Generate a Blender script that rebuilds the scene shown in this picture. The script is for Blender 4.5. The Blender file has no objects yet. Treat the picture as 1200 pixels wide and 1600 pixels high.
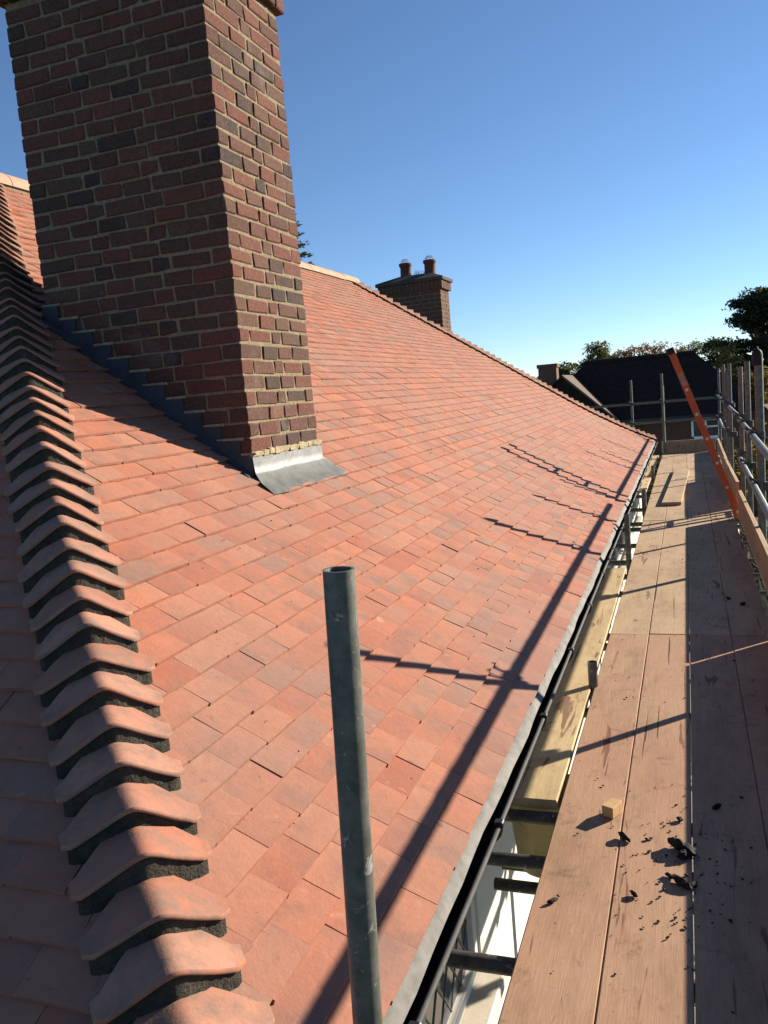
import bpy, math, random
from mathutils import Matrix, Vector

# ------------------------------------------------------------------ camera, sky, sun, exposure
SC = bpy.context.scene
COL = SC.collection
R_ = math.radians
YAW, PITCH, ROLL, FPX = R_(20.49), R_(7.62), R_(5.0), 1294.0
A_ = Vector((math.cos(YAW), math.sin(YAW), 0))
FH = Vector((-math.sin(YAW), math.cos(YAW), 0))
UP = Vector((0, 0, 1))
FWD = FH * math.cos(PITCH) - UP * math.sin(PITCH)
DWN = -FH * math.sin(PITCH) - UP * math.cos(PITCH)
EX = A_ * math.cos(ROLL) + DWN * math.sin(ROLL)
EY = -A_ * math.sin(ROLL) + DWN * math.cos(ROLL)
cam_data = bpy.data.cameras.new('camera')
cam = bpy.data.objects.new('camera', cam_data)
COL.objects.link(cam)
cam.matrix_world = Matrix((( EX.x, -EY.x, -FWD.x, 0), (EX.y, -EY.y, -FWD.y, 0), (EX.z, -EY.z, -FWD.z, 0), (0, 0, 0, 1)))
cam_data.sensor_fit = 'VERTICAL'
cam_data.sensor_height = 36.0
cam_data.lens = 36.0 * FPX / 1600.0
cam_data.clip_start = 0.05
cam_data.clip_end = 2000
SC.camera = cam

def size_in_view(p):
    """pixels per metre at p, 0 when outside the frame"""
    d = p.dot(FWD)
    if d < .3: return 0
    x = 600 + FPX * p.dot(EX) / d; y = 800 + FPX * p.dot(EY) / d
    return FPX / d if -20 < x < 1220 and -20 < y < 1620 else 0

SUN_AZ, SUN_EL = 46.0, 20.5          # azimuth counted from +X towards +Y
world = bpy.data.worlds.new('World'); SC.world = world; world.use_nodes = True
wn = world.node_tree.nodes; wn.clear()
sky = wn.new('ShaderNodeTexSky'); sky.sky_type = 'NISHITA'; sky.sun_disc = False
sky.sun_elevation = R_(SUN_EL); sky.sun_rotation = R_(90 - SUN_AZ)
sky.altitude = 2000; sky.air_density = 1.0; sky.dust_density = 0.0; sky.ozone_density = 4.3
bg = wn.new('ShaderNodeBackground'); bg.inputs['Strength'].default_value = 0.060
wo = wn.new('ShaderNodeOutputWorld')
world.node_tree.links.new(sky.outputs[0], bg.inputs[0]); world.node_tree.links.new(bg.outputs[0], wo.inputs[0])

sd = bpy.data.lights.new('sun', 'SUN'); sd.energy = 5.0; sd.angle = R_(0.53); sd.color = (1.0, .875, .70)
sun = bpy.data.objects.new('sun', sd); COL.objects.link(sun)
TO_SUN = Vector((math.cos(R_(SUN_AZ)) * math.cos(R_(SUN_EL)), math.sin(R_(SUN_AZ)) * math.cos(R_(SUN_EL)), math.sin(R_(SUN_EL))))
sun.rotation_euler = TO_SUN.to_track_quat('Z', 'Y').to_euler(); sun.location = TO_SUN * 60
SC.view_settings.view_transform = 'Standard'; SC.view_settings.look = 'None'
SC.view_settings.exposure = 1.35; SC.view_settings.gamma = 1.0

# ------------------------------------------------------------------ helpers
rnd = random.Random(7)
def U(a, b): return rnd.uniform(a, b)
def V(*a): return Vector(a)

class MB:
    def __init__(s): s.v = []; s.f = []; s.sm = []
    def add(s, vs, fs, smooth=False):
        o = len(s.v); s.v.extend(tuple(p) for p in vs)
        for f in fs: s.f.append(tuple(i + o for i in f)); s.sm.append(smooth)
        return s
    def box(s, x0, x1, y0, y1, z0, z1, M=None):
        vs = [V(x, y, z) for z in (z0, z1) for y in (y0, y1) for x in (x0, x1)]
        if M: vs = [M @ p for p in vs]
        return s.add(vs, [(0, 2, 3, 1), (4, 5, 7, 6), (0, 1, 5, 4), (2, 6, 7, 3), (0, 4, 6, 2), (1, 3, 7, 5)])
    def cbox(s, x0, x1, y0, y1, z0, z1, b=.004, M=None, j=0):
        """chamfered box"""
        vs = []; idx = {}
        for ix, X in enumerate((x0, x1)):
            for iy, Y in enumerate((y0, y1)):
                for iz, Z in enumerate((z0, z1)):
                    sx, sy, sz = (1 if ix == 0 else -1), (1 if iy == 0 else -1), (1 if iz == 0 else -1)
                    jx, jy, jz = U(-j, j), U(-j, j), U(-j, j)
                    for a in range(3):
                        p = [X + jx, Y + jy, Z + jz]
                        for c, sg in enumerate((sx, sy, sz)):
                            if c != a: p[c] += sg * b
                        idx[ix, iy, iz, a] = len(vs); vs.append(V(*p))
        # vertex 'a': lies on the two other faces' edge pushed along c != a  -> belongs to edge parallel to axis a... faces below
        fs = []
        g = lambda *k: idx[k]
        # vertex (..,a) has offset in both other axes => it lies on face normal to axis a
        for a in range(3):
            o = [c for c in range(3) if c != a]
            for e in (0, 1):
                q = []
                for (m, n) in ((0, 0), (1, 0), (1, 1), (0, 1)):
                    k = [0, 0, 0]; k[a] = e; k[o[0]] = m; k[o[1]] = n; q.append(g(*k, a))
                fs.append(tuple(q if (e == 1) == (a != 1) else q[::-1]))
        for a in range(3):          # edges along axis a
            o = [c for c in range(3) if c != a]
            for m in (0, 1):
                for n in (0, 1):
                    k0 = [0, 0, 0]; k0[o[0]] = m; k0[o[1]] = n; k1 = list(k0); k1[a] = 1
                    q = [g(*k0, o[0]), g(*k1, o[0]), g(*k1, o[1]), g(*k0, o[1])]
                    fs.append(tuple(q))
        for ix in (0, 1):
            for iy in (0, 1):
                for iz in (0, 1): fs.append((g(ix, iy, iz, 0), g(ix, iy, iz, 1), g(ix, iy, iz, 2)))
        if M: vs = [M @ p for p in vs]
        return s.add(vs, fs)
    def tube(s, p0, p1, r, n=12, r1=None, cap=True, hollow=False):
        p0, p1 = V(*p0), V(*p1); r1 = r if r1 is None else r1
        d = (p1 - p0).normalized(); a = d.orthogonal().normalized(); b = d.cross(a)
        ring = lambda c, q: [c + (a * math.cos(t) + b * math.sin(t)) * q for t in (2 * math.pi * i / n for i in range(n))]
        vs = ring(p0, r) + ring(p1, r1)
        s.add(vs, [(i, (i + 1) % n, n + (i + 1) % n, n + i) for i in range(n)], True)
        if hollow:
            q = r1 * .82
            vs = ring(p1, r1) + ring(p1, q) + ring(p1 - d * .12, q)
            s.add(vs, [(i, (i + 1) % n, n + (i + 1) % n, n + i) for i in range(n)])
            s.add(vs, [(n + i, n + (i + 1) % n, 2 * n + (i + 1) % n, 2 * n + i) for i in range(n)], True)
        if cap:
            s.add(ring(p0, r), [tuple(range(n))[::-1]])
            if not hollow: s.add(ring(p1, r1), [tuple(range(n))])
        return s
    def lathe(s, c, prof, n=20):
        c = V(*c); vs = []
        for (r, z) in prof: vs += [c + V(r * math.cos(2 * math.pi * i / n), r * math.sin(2 * math.pi * i / n), z) for i in range(n)]
        m = len(prof)
        return s.add(vs, [(k * n + i, k * n + (i + 1) % n, (k + 1) * n + (i + 1) % n, (k + 1) * n + i) for k in range(m - 1) for i in range(n)], True)
    def grid(s, rows, smooth=True, flip=False):
        n = len(rows[0]); m = len(rows)
        fs = [(j * n + i, j * n + i + 1, (j + 1) * n + i + 1, (j + 1) * n + i) for j in range(m - 1) for i in range(n - 1)]
        if flip: fs = [f[::-1] for f in fs]
        return s.add([p for r in rows for p in r], fs, smooth)
    def mesh(s, name, mat, org=(0, 0, 0)):
        me = bpy.data.meshes.new(name)
        ox, oy, oz = org
        me.from_pydata([(x - ox, y - oy, z - oz) for x, y, z in s.v], [], s.f)
        me.polygons.foreach_set('use_smooth', s.sm)
        if mat: me.materials.append(mat)
        me.update(); return me

ORG = {}
def link(o, parent=None):
    COL.objects.link(o)
    if parent is not None: o.parent = parent; ORG[o.name] = ORG[parent.name]
    return o
def root(name, org, label, cat, group=None):
    o = bpy.data.objects.new(name, None); COL.objects.link(o); o.location = org; o.empty_display_size = .2
    ORG[o.name] = V(*org); o['label'] = label; o['category'] = cat
    if group: o['group'] = group
    return o
def part(name, mb, mat, parent, kind=None, label=None):
    o = bpy.data.objects.new(name, mb.mesh(name, mat, ORG[parent.name])); link(o, parent)
    if kind: o['kind'] = kind
    if label: o['label'] = label
    return o
def piece(name, me, M, parent):
    o = bpy.data.objects.new(name, me); COL.objects.link(o); o.parent = parent
    ORG[o.name] = ORG[parent.name]
    M = M.copy(); M.translation = M.translation - ORG[parent.name]; o.matrix_local = M
    return o
def solo(name, mb, mat, org, label, cat, group=None):
    o = bpy.data.objects.new(name, mb.mesh(name, mat, org)); COL.objects.link(o); o.location = org
    ORG[o.name] = V(*org); o['label'] = label; o['category'] = cat
    if group: o['group'] = group
    return o
def structure(name, mb, mat):
    o = bpy.data.objects.new(name, mb.mesh(name, mat)); COL.objects.link(o); o['kind'] = 'structure'; ORG[o.name] = V(0, 0, 0)
    return o

# ------------------------------------------------------------------ materials
class Mat:
    def __init__(s, name, rough=.8, metal=0., spec=.3):
        s.m = bpy.data.materials.new(name); s.m.use_nodes = True
        s.t = s.m.node_tree; s.b = s.t.nodes['Principled BSDF']
        s.b.inputs['Roughness'].default_value = rough; s.b.inputs['Metallic'].default_value = metal
        s.b.inputs['Specular IOR Level'].default_value = spec
    def n(s, typ, **kw):
        n = s.t.nodes.new(typ)
        for k, v in kw.items(): setattr(n, k, v)
        return n
    def l(s, a, b): s.t.links.new(a, b)
    def coord(s, obj=False, scale=(1, 1, 1)):
        if obj: c = s.n('ShaderNodeTexCoord').outputs['Object']
        else: c = s.n('ShaderNodeNewGeometry').outputs['Position']
        mp = s.n('ShaderNodeMapping'); mp.inputs['Scale'].default_value = scale; s.l(c, mp.inputs['Vector']); return mp.outputs[0]
    def noise(s, scale, detail=4, rough=.6, obj=False, stretch=(1, 1, 1), dist=0, off=None):
        n = s.n('ShaderNodeTexNoise'); n.inputs['Scale'].default_value = scale; n.inputs['Detail'].default_value = detail
        n.inputs['Roughness'].default_value = rough; n.inputs['Distortion'].default_value = dist
        co = s.coord(obj, stretch)
        if off is not None:
            va = s.n('ShaderNodeVectorMath', operation='ADD'); mu = s.math('MULTIPLY', off, 53.0)
            s.l(co, va.inputs[0]); s.l(mu, va.inputs[1]); co = va.outputs[0]
        s.l(co, n.inputs['Vector']); return n.outputs['Fac']
    def ramp(s, fac, stops, interp='LINEAR'):
        r = s.n('ShaderNodeValToRGB'); r.color_ramp.interpolation = interp; e = r.color_ramp.elements
        while len(e) < len(stops): e.new(.5)
        for el, (p, c) in zip(e, stops):
            el.position = p; el.color = (*c, 1) if len(c) == 3 else c
        s.l(fac, r.inputs[0]); return r.outputs[0]
    def mix(s, fac, a, b, blend='MIX'):
        m = s.n('ShaderNodeMix', data_type='RGBA', blend_type=blend)
        for sock, val in ((m.inputs[0], fac), (m.inputs[6], a), (m.inputs[7], b)):
            if isinstance(val, (int, float)): sock.default_value = val
            elif isinstance(val, tuple): sock.default_value = (*val, 1)
            else: s.l(val, sock)
        return m.outputs[2]
    def math(s, op, a, b=0., clamp=False):
        m = s.n('ShaderNodeMath', operation=op); m.use_clamp = clamp
        for i, v in enumerate((a, b)):
            if isinstance(v, (int, float)): m.inputs[i].default_value = v
            else: s.l(v, m.inputs[i])
        return m.outputs[0]
    def rand(s, extra=0.):
        g = s.n('ShaderNodeNewGeometry').outputs['Random Per Island']; o = s.n('ShaderNodeObjectInfo').outputs['Random']
        return s.math('FRACT', s.math('ADD', s.math('ADD', s.math('MULTIPLY', g, 7.31 + extra), s.math('MULTIPLY', o, 5.77 + extra)), extra))
    def color(s, c):
        if isinstance(c, tuple): s.b.inputs['Base Color'].default_value = (*c, 1)
        else: s.l(c, s.b.inputs['Base Color'])
        return s
    def bump(s, h, strength=.3, dist=.01):
        b = s.n('ShaderNodeBump'); b.inputs['Strength'].default_value = strength; b.inputs['Distance'].default_value = dist
        s.l(h, b.inputs['Height']); s.l(b.outputs[0], s.b.inputs['Normal']); return s
    def roughness(s, h, lo, hi):
        r = s.n('ShaderNodeMapRange'); r.inputs[3].default_value = lo; r.inputs[4].default_value = hi; s.l(h, r.inputs[0])
        s.l(r.outputs[0], s.b.inputs['Roughness']); return s

def m_tile():
    m = Mat('clay_tile', .84, 0, .25)
    r = m.rand(); r2 = m.rand(.37)
    c = m.ramp(r, [(0, (.295, .100, .060)), (.12, (.335, .140, .084)), (.24, (.240, .078, .050)), (.36, (.325, .145, .092)), (.46, (.262, .092, .060)), (.56, (.315, .158, .106)), (.66, (.220, .088, .064)), (.76, (.262, .145, .104)), (.85, (.188, .122, .098)), (.91, (.145, .102, .088)), (.96, (.30, .118, .072)), (1, (.34, .150, .088))])
    zone = m.ramp(m.noise(.55, 3, .6), [(.44, (.30, .30, .30)), (.62, (0, 0, 0))])
    c = m.mix(zone, c, (.315, .118, .075))
    c = m.mix(m.math('MULTIPLY', r2, .22), c, (.33, .172, .122))
    smoke = m.noise(7, 3, .5, off=r); c = m.mix(m.ramp(smoke, [(.50, (0, 0, 0)), (.72, (.62, .62, .62))]), c, (.165, .100, .080))
    warm = m.noise(5, 3, .5, off=r2); c = m.mix(m.ramp(warm, [(.50, (0, 0, 0)), (.72, (.55, .55, .55))]), c, (.36, .130, .074))
    big = m.noise(.9, 4, .6); c = m.mix(m.ramp(big, [(.44, (0, 0, 0)), (.64, (.5, .5, .5))]), c, (.235, .138, .108))
    c = m.mix(.20, c, m.ramp(m.noise(42, 6, .7), [(.25, (.45, .45, .45)), (.75, (1.35, 1.35, 1.35))]), 'MULTIPLY')
    smudge = m.noise(16, 3, .6, off=r, dist=.8); c = m.mix(m.ramp(smudge, [(.68, (0, 0, 0)), (.78, (.75, .75, .75))]), c, (.085, .062, .052))
    pale = m.noise(12, 4, .6, dist=.6, off=r2); c = m.mix(m.ramp(pale, [(.66, (0, 0, 0)), (.78, (.45, .45, .45))]), c, (.45, .28, .20))
    scuff = m.noise(40, 3, .6, stretch=(.25, 1, .25), dist=1.2, off=r2); c = m.mix(m.ramp(scuff, [(.70, (0, 0, 0)), (.74, (.5, .5, .5))]), c, (.15, .06, .04))
    sp = m.noise(60, 1, .5); c = m.mix(m.ramp(sp, [(.79, (0, 0, 0)), (.82, (.8, .8, .8))]), c, (.04, .03, .025))
    h = m.math('ADD', m.noise(120, 4, .7), m.math('MULTIPLY', m.noise(18, 3, .6, off=r), 2.2))
    m.color(c).bump(h, .26, .004); return m.m
def m_bonnet(name='bonnet_clay', pale=0):
    m = Mat(name, .85, 0, .25); r = m.rand()
    c = m.ramp(r, [(0, (.345, .138, .085)), (.3, (.27, .115, .078)), (.6, (.33, .165, .115)), (1, (.24, .135, .10))]) if not pale else m.ramp(r, [(0, (.40, .235, .165)), (.6, (.36, .20, .14)), (1, (.32, .21, .155))])
    c = m.mix(m.ramp(m.noise(13, 6, .72, off=r), [(.42, (0, 0, 0)), (.66, (.9, .9, .9))]), c, (.163, .111, .089) if not pale else (.333, .266, .207))
    m.color(c).bump(m.noise(90, 4, .7), .3, .004); return m.m
def m_brick(name='brick_clay', tint=None):
    m = Mat(name, .9, 0, .2); r = m.rand()
    c = m.ramp(r, [(0, (.150, .052, .038)), (.16, (.118, .046, .036)), (.30, (.165, .064, .046)), (.42, (.088, .042, .034)), (.56, (.080, .046, .036)), (.68, (.122, .058, .043)), (.78, (.105, .066, .047)), (.86, (.064, .048, .038)), (.94, (.046, .036, .033)), (1, (.040, .035, .036))])
    c = m.mix(m.ramp(m.noise(20, 6, .75, off=r), [(.40, (0, 0, 0)), (.68, (.85, .85, .85))]), c, (.099, .050, .040))
    c = m.mix(m.ramp(m.noise(150, 3, .6), [(.62, (0, 0, 0)), (.72, (.45, .45, .45))]), c, (.277, .185, .145))
    c = m.mix(m.ramp(m.noise(2.2, 4, .6), [(.64, (0, 0, 0)), (.74, (.30, .30, .30))]), c, (.224, .205, .185))
    c = m.mix(.5, c, m.ramp(m.noise(75, 4, .75), [(.3, (.35, .35, .35)), (.7, (1.5, 1.5, 1.5))]), 'MULTIPLY')
    if tint: c = m.mix(.75, c, tint)
    m.color(c).bump(m.noise(70, 6, .75), .95, .010); return m.m
def m_mortar(name, a, b):
    m = Mat(name, .95, 0, .1)
    c = m.mix(m.ramp(m.noise(9, 5, .7), [(.35, (0, 0, 0)), (.7, (1, 1, 1))]), a, b)
    c = m.mix(.6, c, m.ramp(m.noise(55, 5, .75), [(.3, (.35, .35, .35)), (.72, (1.35, 1.35, 1.35))]), 'MULTIPLY')
    m.color(c).bump(m.math('ADD', m.noise(140, 5, .7), m.math('MULTIPLY', m.noise(35, 4, .6), 2.)), .8, .008); return m.m
def m_lead():
    m = Mat('lead_sheet', .6, .15, .4)
    c = m.mix(m.ramp(m.noise(11, 5, .65), [(.35, (0, 0, 0)), (.7, (1, 1, 1))]), (.099, .108, .118), (.15, .155, .152))
    c = m.mix(m.ramp(m.noise(30, 4, .7, stretch=(1, 1, .3)), [(.55, (0, 0, 0)), (.75, (.6, .6, .6))]), c, (.19, .19, .18))
    m.color(c).roughness(m.noise(25, 4), .35, .7).bump(m.noise(16, 3), .35, .01); return m.m
def m_steel(name='galvanised_tube', base=(.085, .092, .082), hi=(.165, .17, .155)):
    m = Mat(name, .5, .4, .4)
    c = m.mix(m.ramp(m.noise(24, 5, .7), [(.4, (0, 0, 0)), (.7, (1, 1, 1))]), base, hi)
    c = m.mix(m.ramp(m.noise(9, 6, .75), [(.60, (0, 0, 0)), (.70, (.7, .7, .7))]), c, (.120, .083, .056))
    c = m.mix(m.ramp(m.noise(34, 4, .7, dist=.7), [(.62, (0, 0, 0)), (.68, (.85, .85, .85))]), c, (.375, .367, .345))
    m.color(c).roughness(m.noise(30, 4), .38, .68).bump(m.noise(80, 3), .12, .003); return m.m
def m_board(name, a, b, dust, amt):
    m = Mat(name, .88, 0, .2)
    r = m.rand(); k = lambda c, f: tuple(x * f for x in c)
    grain = m.noise(7, 6, .7, obj=True, stretch=(9, .45, 9), dist=.6, off=r)
    c = m.mix(m.ramp(grain, [(.2, (0, 0, 0)), (.85, (1, 1, 1))]), a, b)
    c = m.mix(m.math('MULTIPLY', r, .30), c, k(a, .72))
    stain = m.noise(1.5, 5, .65)
    c = m.mix(m.ramp(stain, [(.34, (0, 0, 0)), (.66, (amt, amt, amt))]), c, dust)
    worn = m.noise(2.6, 6, .75, stretch=(1.6, .5, 1)); c = m.mix(m.ramp(worn, [(.46, (0, 0, 0)), (.70, (.65, .65, .65))]), c, k(a, .52))
    blot = m.noise(7, 6, .8, dist=.4)
    c = m.mix(m.ramp(blot, [(.56, (0, 0, 0)), (.72, (.7, .7, .7))]), c, (.10, .064, .042))
    scr = m.noise(13, 3, .6, stretch=(1.0, .10, 1), dist=1.8)
    c = m.mix(m.ramp(scr, [(.635, (0, 0, 0)), (.67, (.75, .75, .75))]), c, (.13, .055, .034))
    split = m.noise(3.0, 2, .5, obj=True, stretch=(14, .22, 1), off=r); c = m.mix(m.ramp(split, [(.715, (0, 0, 0)), (.725, (.85, .85, .85))]), c, (.03, .02, .015))
    vo = m.n('ShaderNodeTexVoronoi'); vo.inputs['Scale'].default_value = 2.2; m.l(m.coord(False, (1.6, .8, 1)), vo.inputs['Vector'])
    c = m.mix(m.ramp(vo.outputs['Distance'], [(.035, (.8, .8, .8)), (.07, (0, 0, 0))]), c, k(a, .38))
    fine = m.noise(95, 4, .7, obj=True, stretch=(3, .12, 3), off=r)
    c = m.mix(.26, c, m.ramp(fine, [(.3, (.5, .5, .5)), (.7, (1.25, 1.25, 1.25))]), 'MULTIPLY')
    speck = m.noise(48, 2, .5)
    c = m.mix(m.ramp(speck, [(.74, (0, 0, 0)), (.78, (.7, .7, .7))]), c, (.05, .036, .03))
    m.color(c).bump(m.math('ADD', grain, m.math('SUBTRACT', fine, m.math('MULTIPLY', m.ramp(split, [(.71, (0, 0, 0)), (.725, (1, 1, 1))]), 2.))), .2, .006); return m.m
def m_plain(name, col, rough=.7, metal=0., var=.25, scale=14, bump=.15, spec=.3):
    m = Mat(name, rough, metal, spec)
    c = m.mix(m.ramp(m.noise(scale, 5, .65), [(.3, (0, 0, 0)), (.75, (1, 1, 1))]), tuple(x * (1 - var) for x in col), tuple(min(1, x * (1 + var)) for x in col))
    m.color(c).bump(m.noise(scale * 5, 3), bump, .005); return m.m
def m_leaf(name, stops):
    m = Mat(name, .6, 0, .3); r = m.rand()
    c = m.ramp(r, stops)
    m.color(c); m.b.inputs['Transmission Weight'].default_value = 0
    d = m.n('ShaderNodeBsdfTranslucent'); mx = m.n('ShaderNodeMixShader'); mx.inputs[0].default_value = .42
    m.l(c, d.inputs[0]); m.l(m.b.outputs[0], mx.inputs[1]); m.l(d.outputs[0], mx.inputs[2])
    m.l(mx.outputs[0], m.t.nodes['Material Output'].inputs[0]); return m.m
def m_glass():
    m = Mat('window_glass', .06, 0, .8); m.color(m.mix(m.noise(3, 3), (.02, .025, .03), (.05, .06, .065))); return m.m

M = dict(tile=m_tile(), bonnet=m_bonnet(), ridge=m_bonnet('ridge_clay', 1), brick=m_brick(),
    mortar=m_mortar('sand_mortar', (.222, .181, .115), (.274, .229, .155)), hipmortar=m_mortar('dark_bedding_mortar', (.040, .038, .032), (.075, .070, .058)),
    point=m_mortar('fresh_pointing', (.340, .289, .178), (.400, .340, .222)),
    lead=m_lead(), lead_shaded=m_plain('shaded_lead', (.045, .052, .066), .6, .1, var=.35, scale=12), steel=m_steel(), coupler=m_steel('dark_coupler_steel', (.044, .044, .044), (.096, .092, .089)),  # second lead is a darker copy, shade of the camera side put into its colour
    boardN=m_board('dusty_board', (.36, .225, .142), (.49, .325, .212), (.37, .195, .128), .7),
    boardF=m_board('pale_board', (.40, .285, .175), (.53, .395, .25), (.38, .255, .165), .6),
    boardI=m_board('yellow_board', (.50, .375, .21), (.60, .47, .28), (.46, .34, .20), .4),
    felt=m_plain('roof_felt', (.022, .022, .022)), black=m_plain('black_gutter_plastic', (.015, .016, .018), .42, bump=.05),
    tray=m_plain('eaves_tray_grey', (.16, .156, .147), .8, var=.35, scale=14),
    white=m_plain('white_painted_render', (.577, .555, .488), .9, var=.06, scale=20, bump=.4),
    frame=m_plain('white_window_frame', (.548, .540, .518), .45, var=.06), sill=m_plain('painted_sill', (.518, .474, .400), .7, var=.08),
    glass=m_glass(), leadcame=m_plain('lead_came', (.163, .163, .163), .5, .5),
    orange=m_plain('orange_fibreglass', (.444, .078, .018), .45, var=.12, scale=5, bump=.06), alu=m_plain('aluminium', (.407, .400, .370), .4, .8, var=.1),
    rubber=m_plain('black_rubber', (.012, .012, .013), .7), pot=m_plain('terracotta_pot', (.085, .032, .025), .8, var=.2),
    bucket=m_plain('cream_plastic', (.459, .385, .192), .45, var=.08, bump=.05), soot=m_plain('bitumen_black', (.013, .013, .013), .75, var=.4, scale=60, bump=.8),
    wood=m_plain('cut_softwood', (.459, .296, .141), .8, var=.15, scale=40), bark=m_plain('bark', (.074, .056, .041), .95, var=.35, scale=12, bump=.8),
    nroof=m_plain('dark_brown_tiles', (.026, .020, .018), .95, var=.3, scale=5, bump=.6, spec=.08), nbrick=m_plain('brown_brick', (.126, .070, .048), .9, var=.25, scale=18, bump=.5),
    wire=m_plain('galvanised_mesh', (.25, .25, .25), .6, .4))

# ------------------------------------------------------------------ ground
GZ = -5.75
def m_ground():
    m = Mat('ground_mat', .95)
    c = m.mix(m.ramp(m.noise(.35, 5, .7), [(.42, (0, 0, 0)), (.6, (1, 1, 1))]), (.05, .065, .022), (.10, .095, .05))
    c = m.mix(m.ramp(m.noise(14, 5, .7), [(.4, (0, 0, 0)), (.7, (.7, .7, .7))]), c, (.035, .045, .018))
    m.color(c).bump(m.noise(20, 5), .6, .05); return m.m
structure('ground', MB().grid([[V(x, y, GZ) for x in range(-400, 401, 100)] for y in range(-100, 701, 100)]), m_ground())
mp = Mat('gravel_mat', .95); mp.color(mp.ramp(mp.noise(40, 5, .75), [(.3, (.09, .085, .075)), (.7, (.30, .28, .24))])).bump(mp.noise(45, 4), .8, .02)
structure('path', MB().grid([[V(-.9, y, GZ + .004), V(1.9, y, GZ + .004)] for y in (-3, 5, 12, 21)], False, True), mp.m)

# ------------------------------------------------------------------ the roof
XE, ZE, YC, YB, KF, RUN = -.625, -1.21, .85, 17.2, 1.18, 4.2
ZD = ZE - .036
def slope_at(s): return .55 + .225 * min(1, max(0, s / 1.4))
_S, _Z, _L = [0.], [0.], [0.]
for i in range(500):
    ds = .01; g = slope_at((i + .5) * ds)
    _S.append(_S[-1] + ds); _Z.append(_Z[-1] + g * ds); _L.append(_L[-1] + math.hypot(ds, g * ds))
def interp(x, xs, ys):
    if x <= xs[0]: return ys[0] + (x - xs[0]) * (ys[1] - ys[0]) / (xs[1] - xs[0])
    lo, hi = 0, len(xs) - 1
    while hi - lo > 1:
        m = (lo + hi) // 2
        if xs[m] <= x: lo = m
        else: hi = m
    t = (x - xs[lo]) / (xs[hi] - xs[lo]); return ys[lo] + t * (ys[hi] - ys[lo])
def rise(s): return interp(s, _S, _Z)
def run_of(a): return interp(a, _L, _S)
LEN = interp(RUN, _S, _L)
def roofz(x): return ZD + rise(XE - x)          # deck under the main slope
ZRIDGE = ZD + rise(RUN); XR = XE - RUN

house = root('house', (-4.8, 9, GZ), 'white rendered house with red clay tiled hip roof being retiled', 'house')
SS = [i * RUN / 24 for i in range(25)]
deck = MB()
deck.grid([[V(XE - s, YC + s, ZD + rise(s) - .012), V(XE - s, YB - KF * s, ZD + rise(s) - .012)] for s in SS])
deck.grid([[V(2 * XR - XE + s, YC + s, ZD + rise(s) - .012), V(XE - s, YC + s, ZD + rise(s) - .012)] for s in SS])
deck.grid([[V(2 * XR - XE + s, YC + s, ZD + rise(s) - .012), V(2 * XR - XE + s, YB - KF * s, ZD + rise(s) - .012)] for s in SS])
deck.grid([[V(2 * XR - XE + s, YB - KF * s, ZD + rise(s) - .012), V(XE - s, YB - KF * s, ZD + rise(s) - .012)] for s in SS])
roof = part('roof', deck, M['felt'], house)

CH = dict(x0=-3.095, x1=-1.98, y0=3.55, y1=4.3275)    # the near chimney
FC = dict(x0=-5.125, x1=-4.01, y0=14.55, y1=15.1)      # the far chimney
TW, TL, TT, GA = .1655, .205, .0115, .1

def tile_shape(w0, w1, sk0=0., sk1=0., j=1.0):
    """tile from x=w0..w1 at its tail; sk = how far the left/right side moves per metre up the slope"""
    t = MB(); camb = U(.0008, .0028) * j; tw = U(-.0016, .0016) * j; ny = 2; nx = 3
    js = [U(-.0012, .0012) * j for _ in range(nx + 1)]
    def P(i, k, z):
        y = TL * k / ny; a = w0 + sk0 * y; b = w1 + sk1 * y; u = i / nx
        x = a + (b - a) * u
        zz = z + camb * (1 - (2 * u - 1) ** 2) + tw * (2 * u - 1) * (1 - k / ny)
        return V(x, y + (js[i] if k == 0 else 0), zz)
    t.grid([[P(i, k, TT) for i in range(nx + 1)] for k in range(ny + 1)], True)
    t.grid([[P(i, 0, 0) for i in range(nx + 1)], [P(i, 0, TT) for i in range(nx + 1)]], False)
    t.grid([[P(0, k, TT) for k in range(ny + 1)], [P(0, k, 0) for k in range(ny + 1)]], False)
    t.grid([[P(nx, k, 0) for k in range(ny + 1)], [P(nx, k, TT) for k in range(ny + 1)]], False)
    return t
std_shapes = [tile_shape(.0004, TW - .0004) for _ in range(14)]
std_mesh = [s.mesh('tile', M['tile']) for s in std_shapes]
tiles = []                      # (pixels, matrix, shape, mesh or None)
LIFT = .0262
def lay(origin, c, u, n, shape, mesh, w):
    tilt = -LIFT / .2 + U(-.010, .010)
    u2 = (u + n * tilt).normalized(); n2 = c.cross(u2).normalized()
    if U(0, 1) < .10: tw = U(-.012, .012)
    else: tw = U(-.004, .004)
    c2 = (c + u2 * tw).normalized(); u3 = n2.cross(c2)
    lift = LIFT + (U(0, .004) if U(0, 1) < .05 else U(-.0012, .0012))
    o = origin + n * lift + u * U(-.0022, .0022)
    Mx = Matrix(((c2.x, u3.x, n2.x, o.x), (c2.y, u3.y, n2.y, o.y), (c2.z, u3.z, n2.z, o.z), (0, 0, 0, 1)))
    ctr = o + c * w * .5 + u * .05
    px = size_in_view(ctr); view = (-ctr).normalized().dot(n)
    tiles.append((px * px * max(0, view) * w, Mx, shape, mesh))
ncourse = int(LEN / GA)
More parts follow.
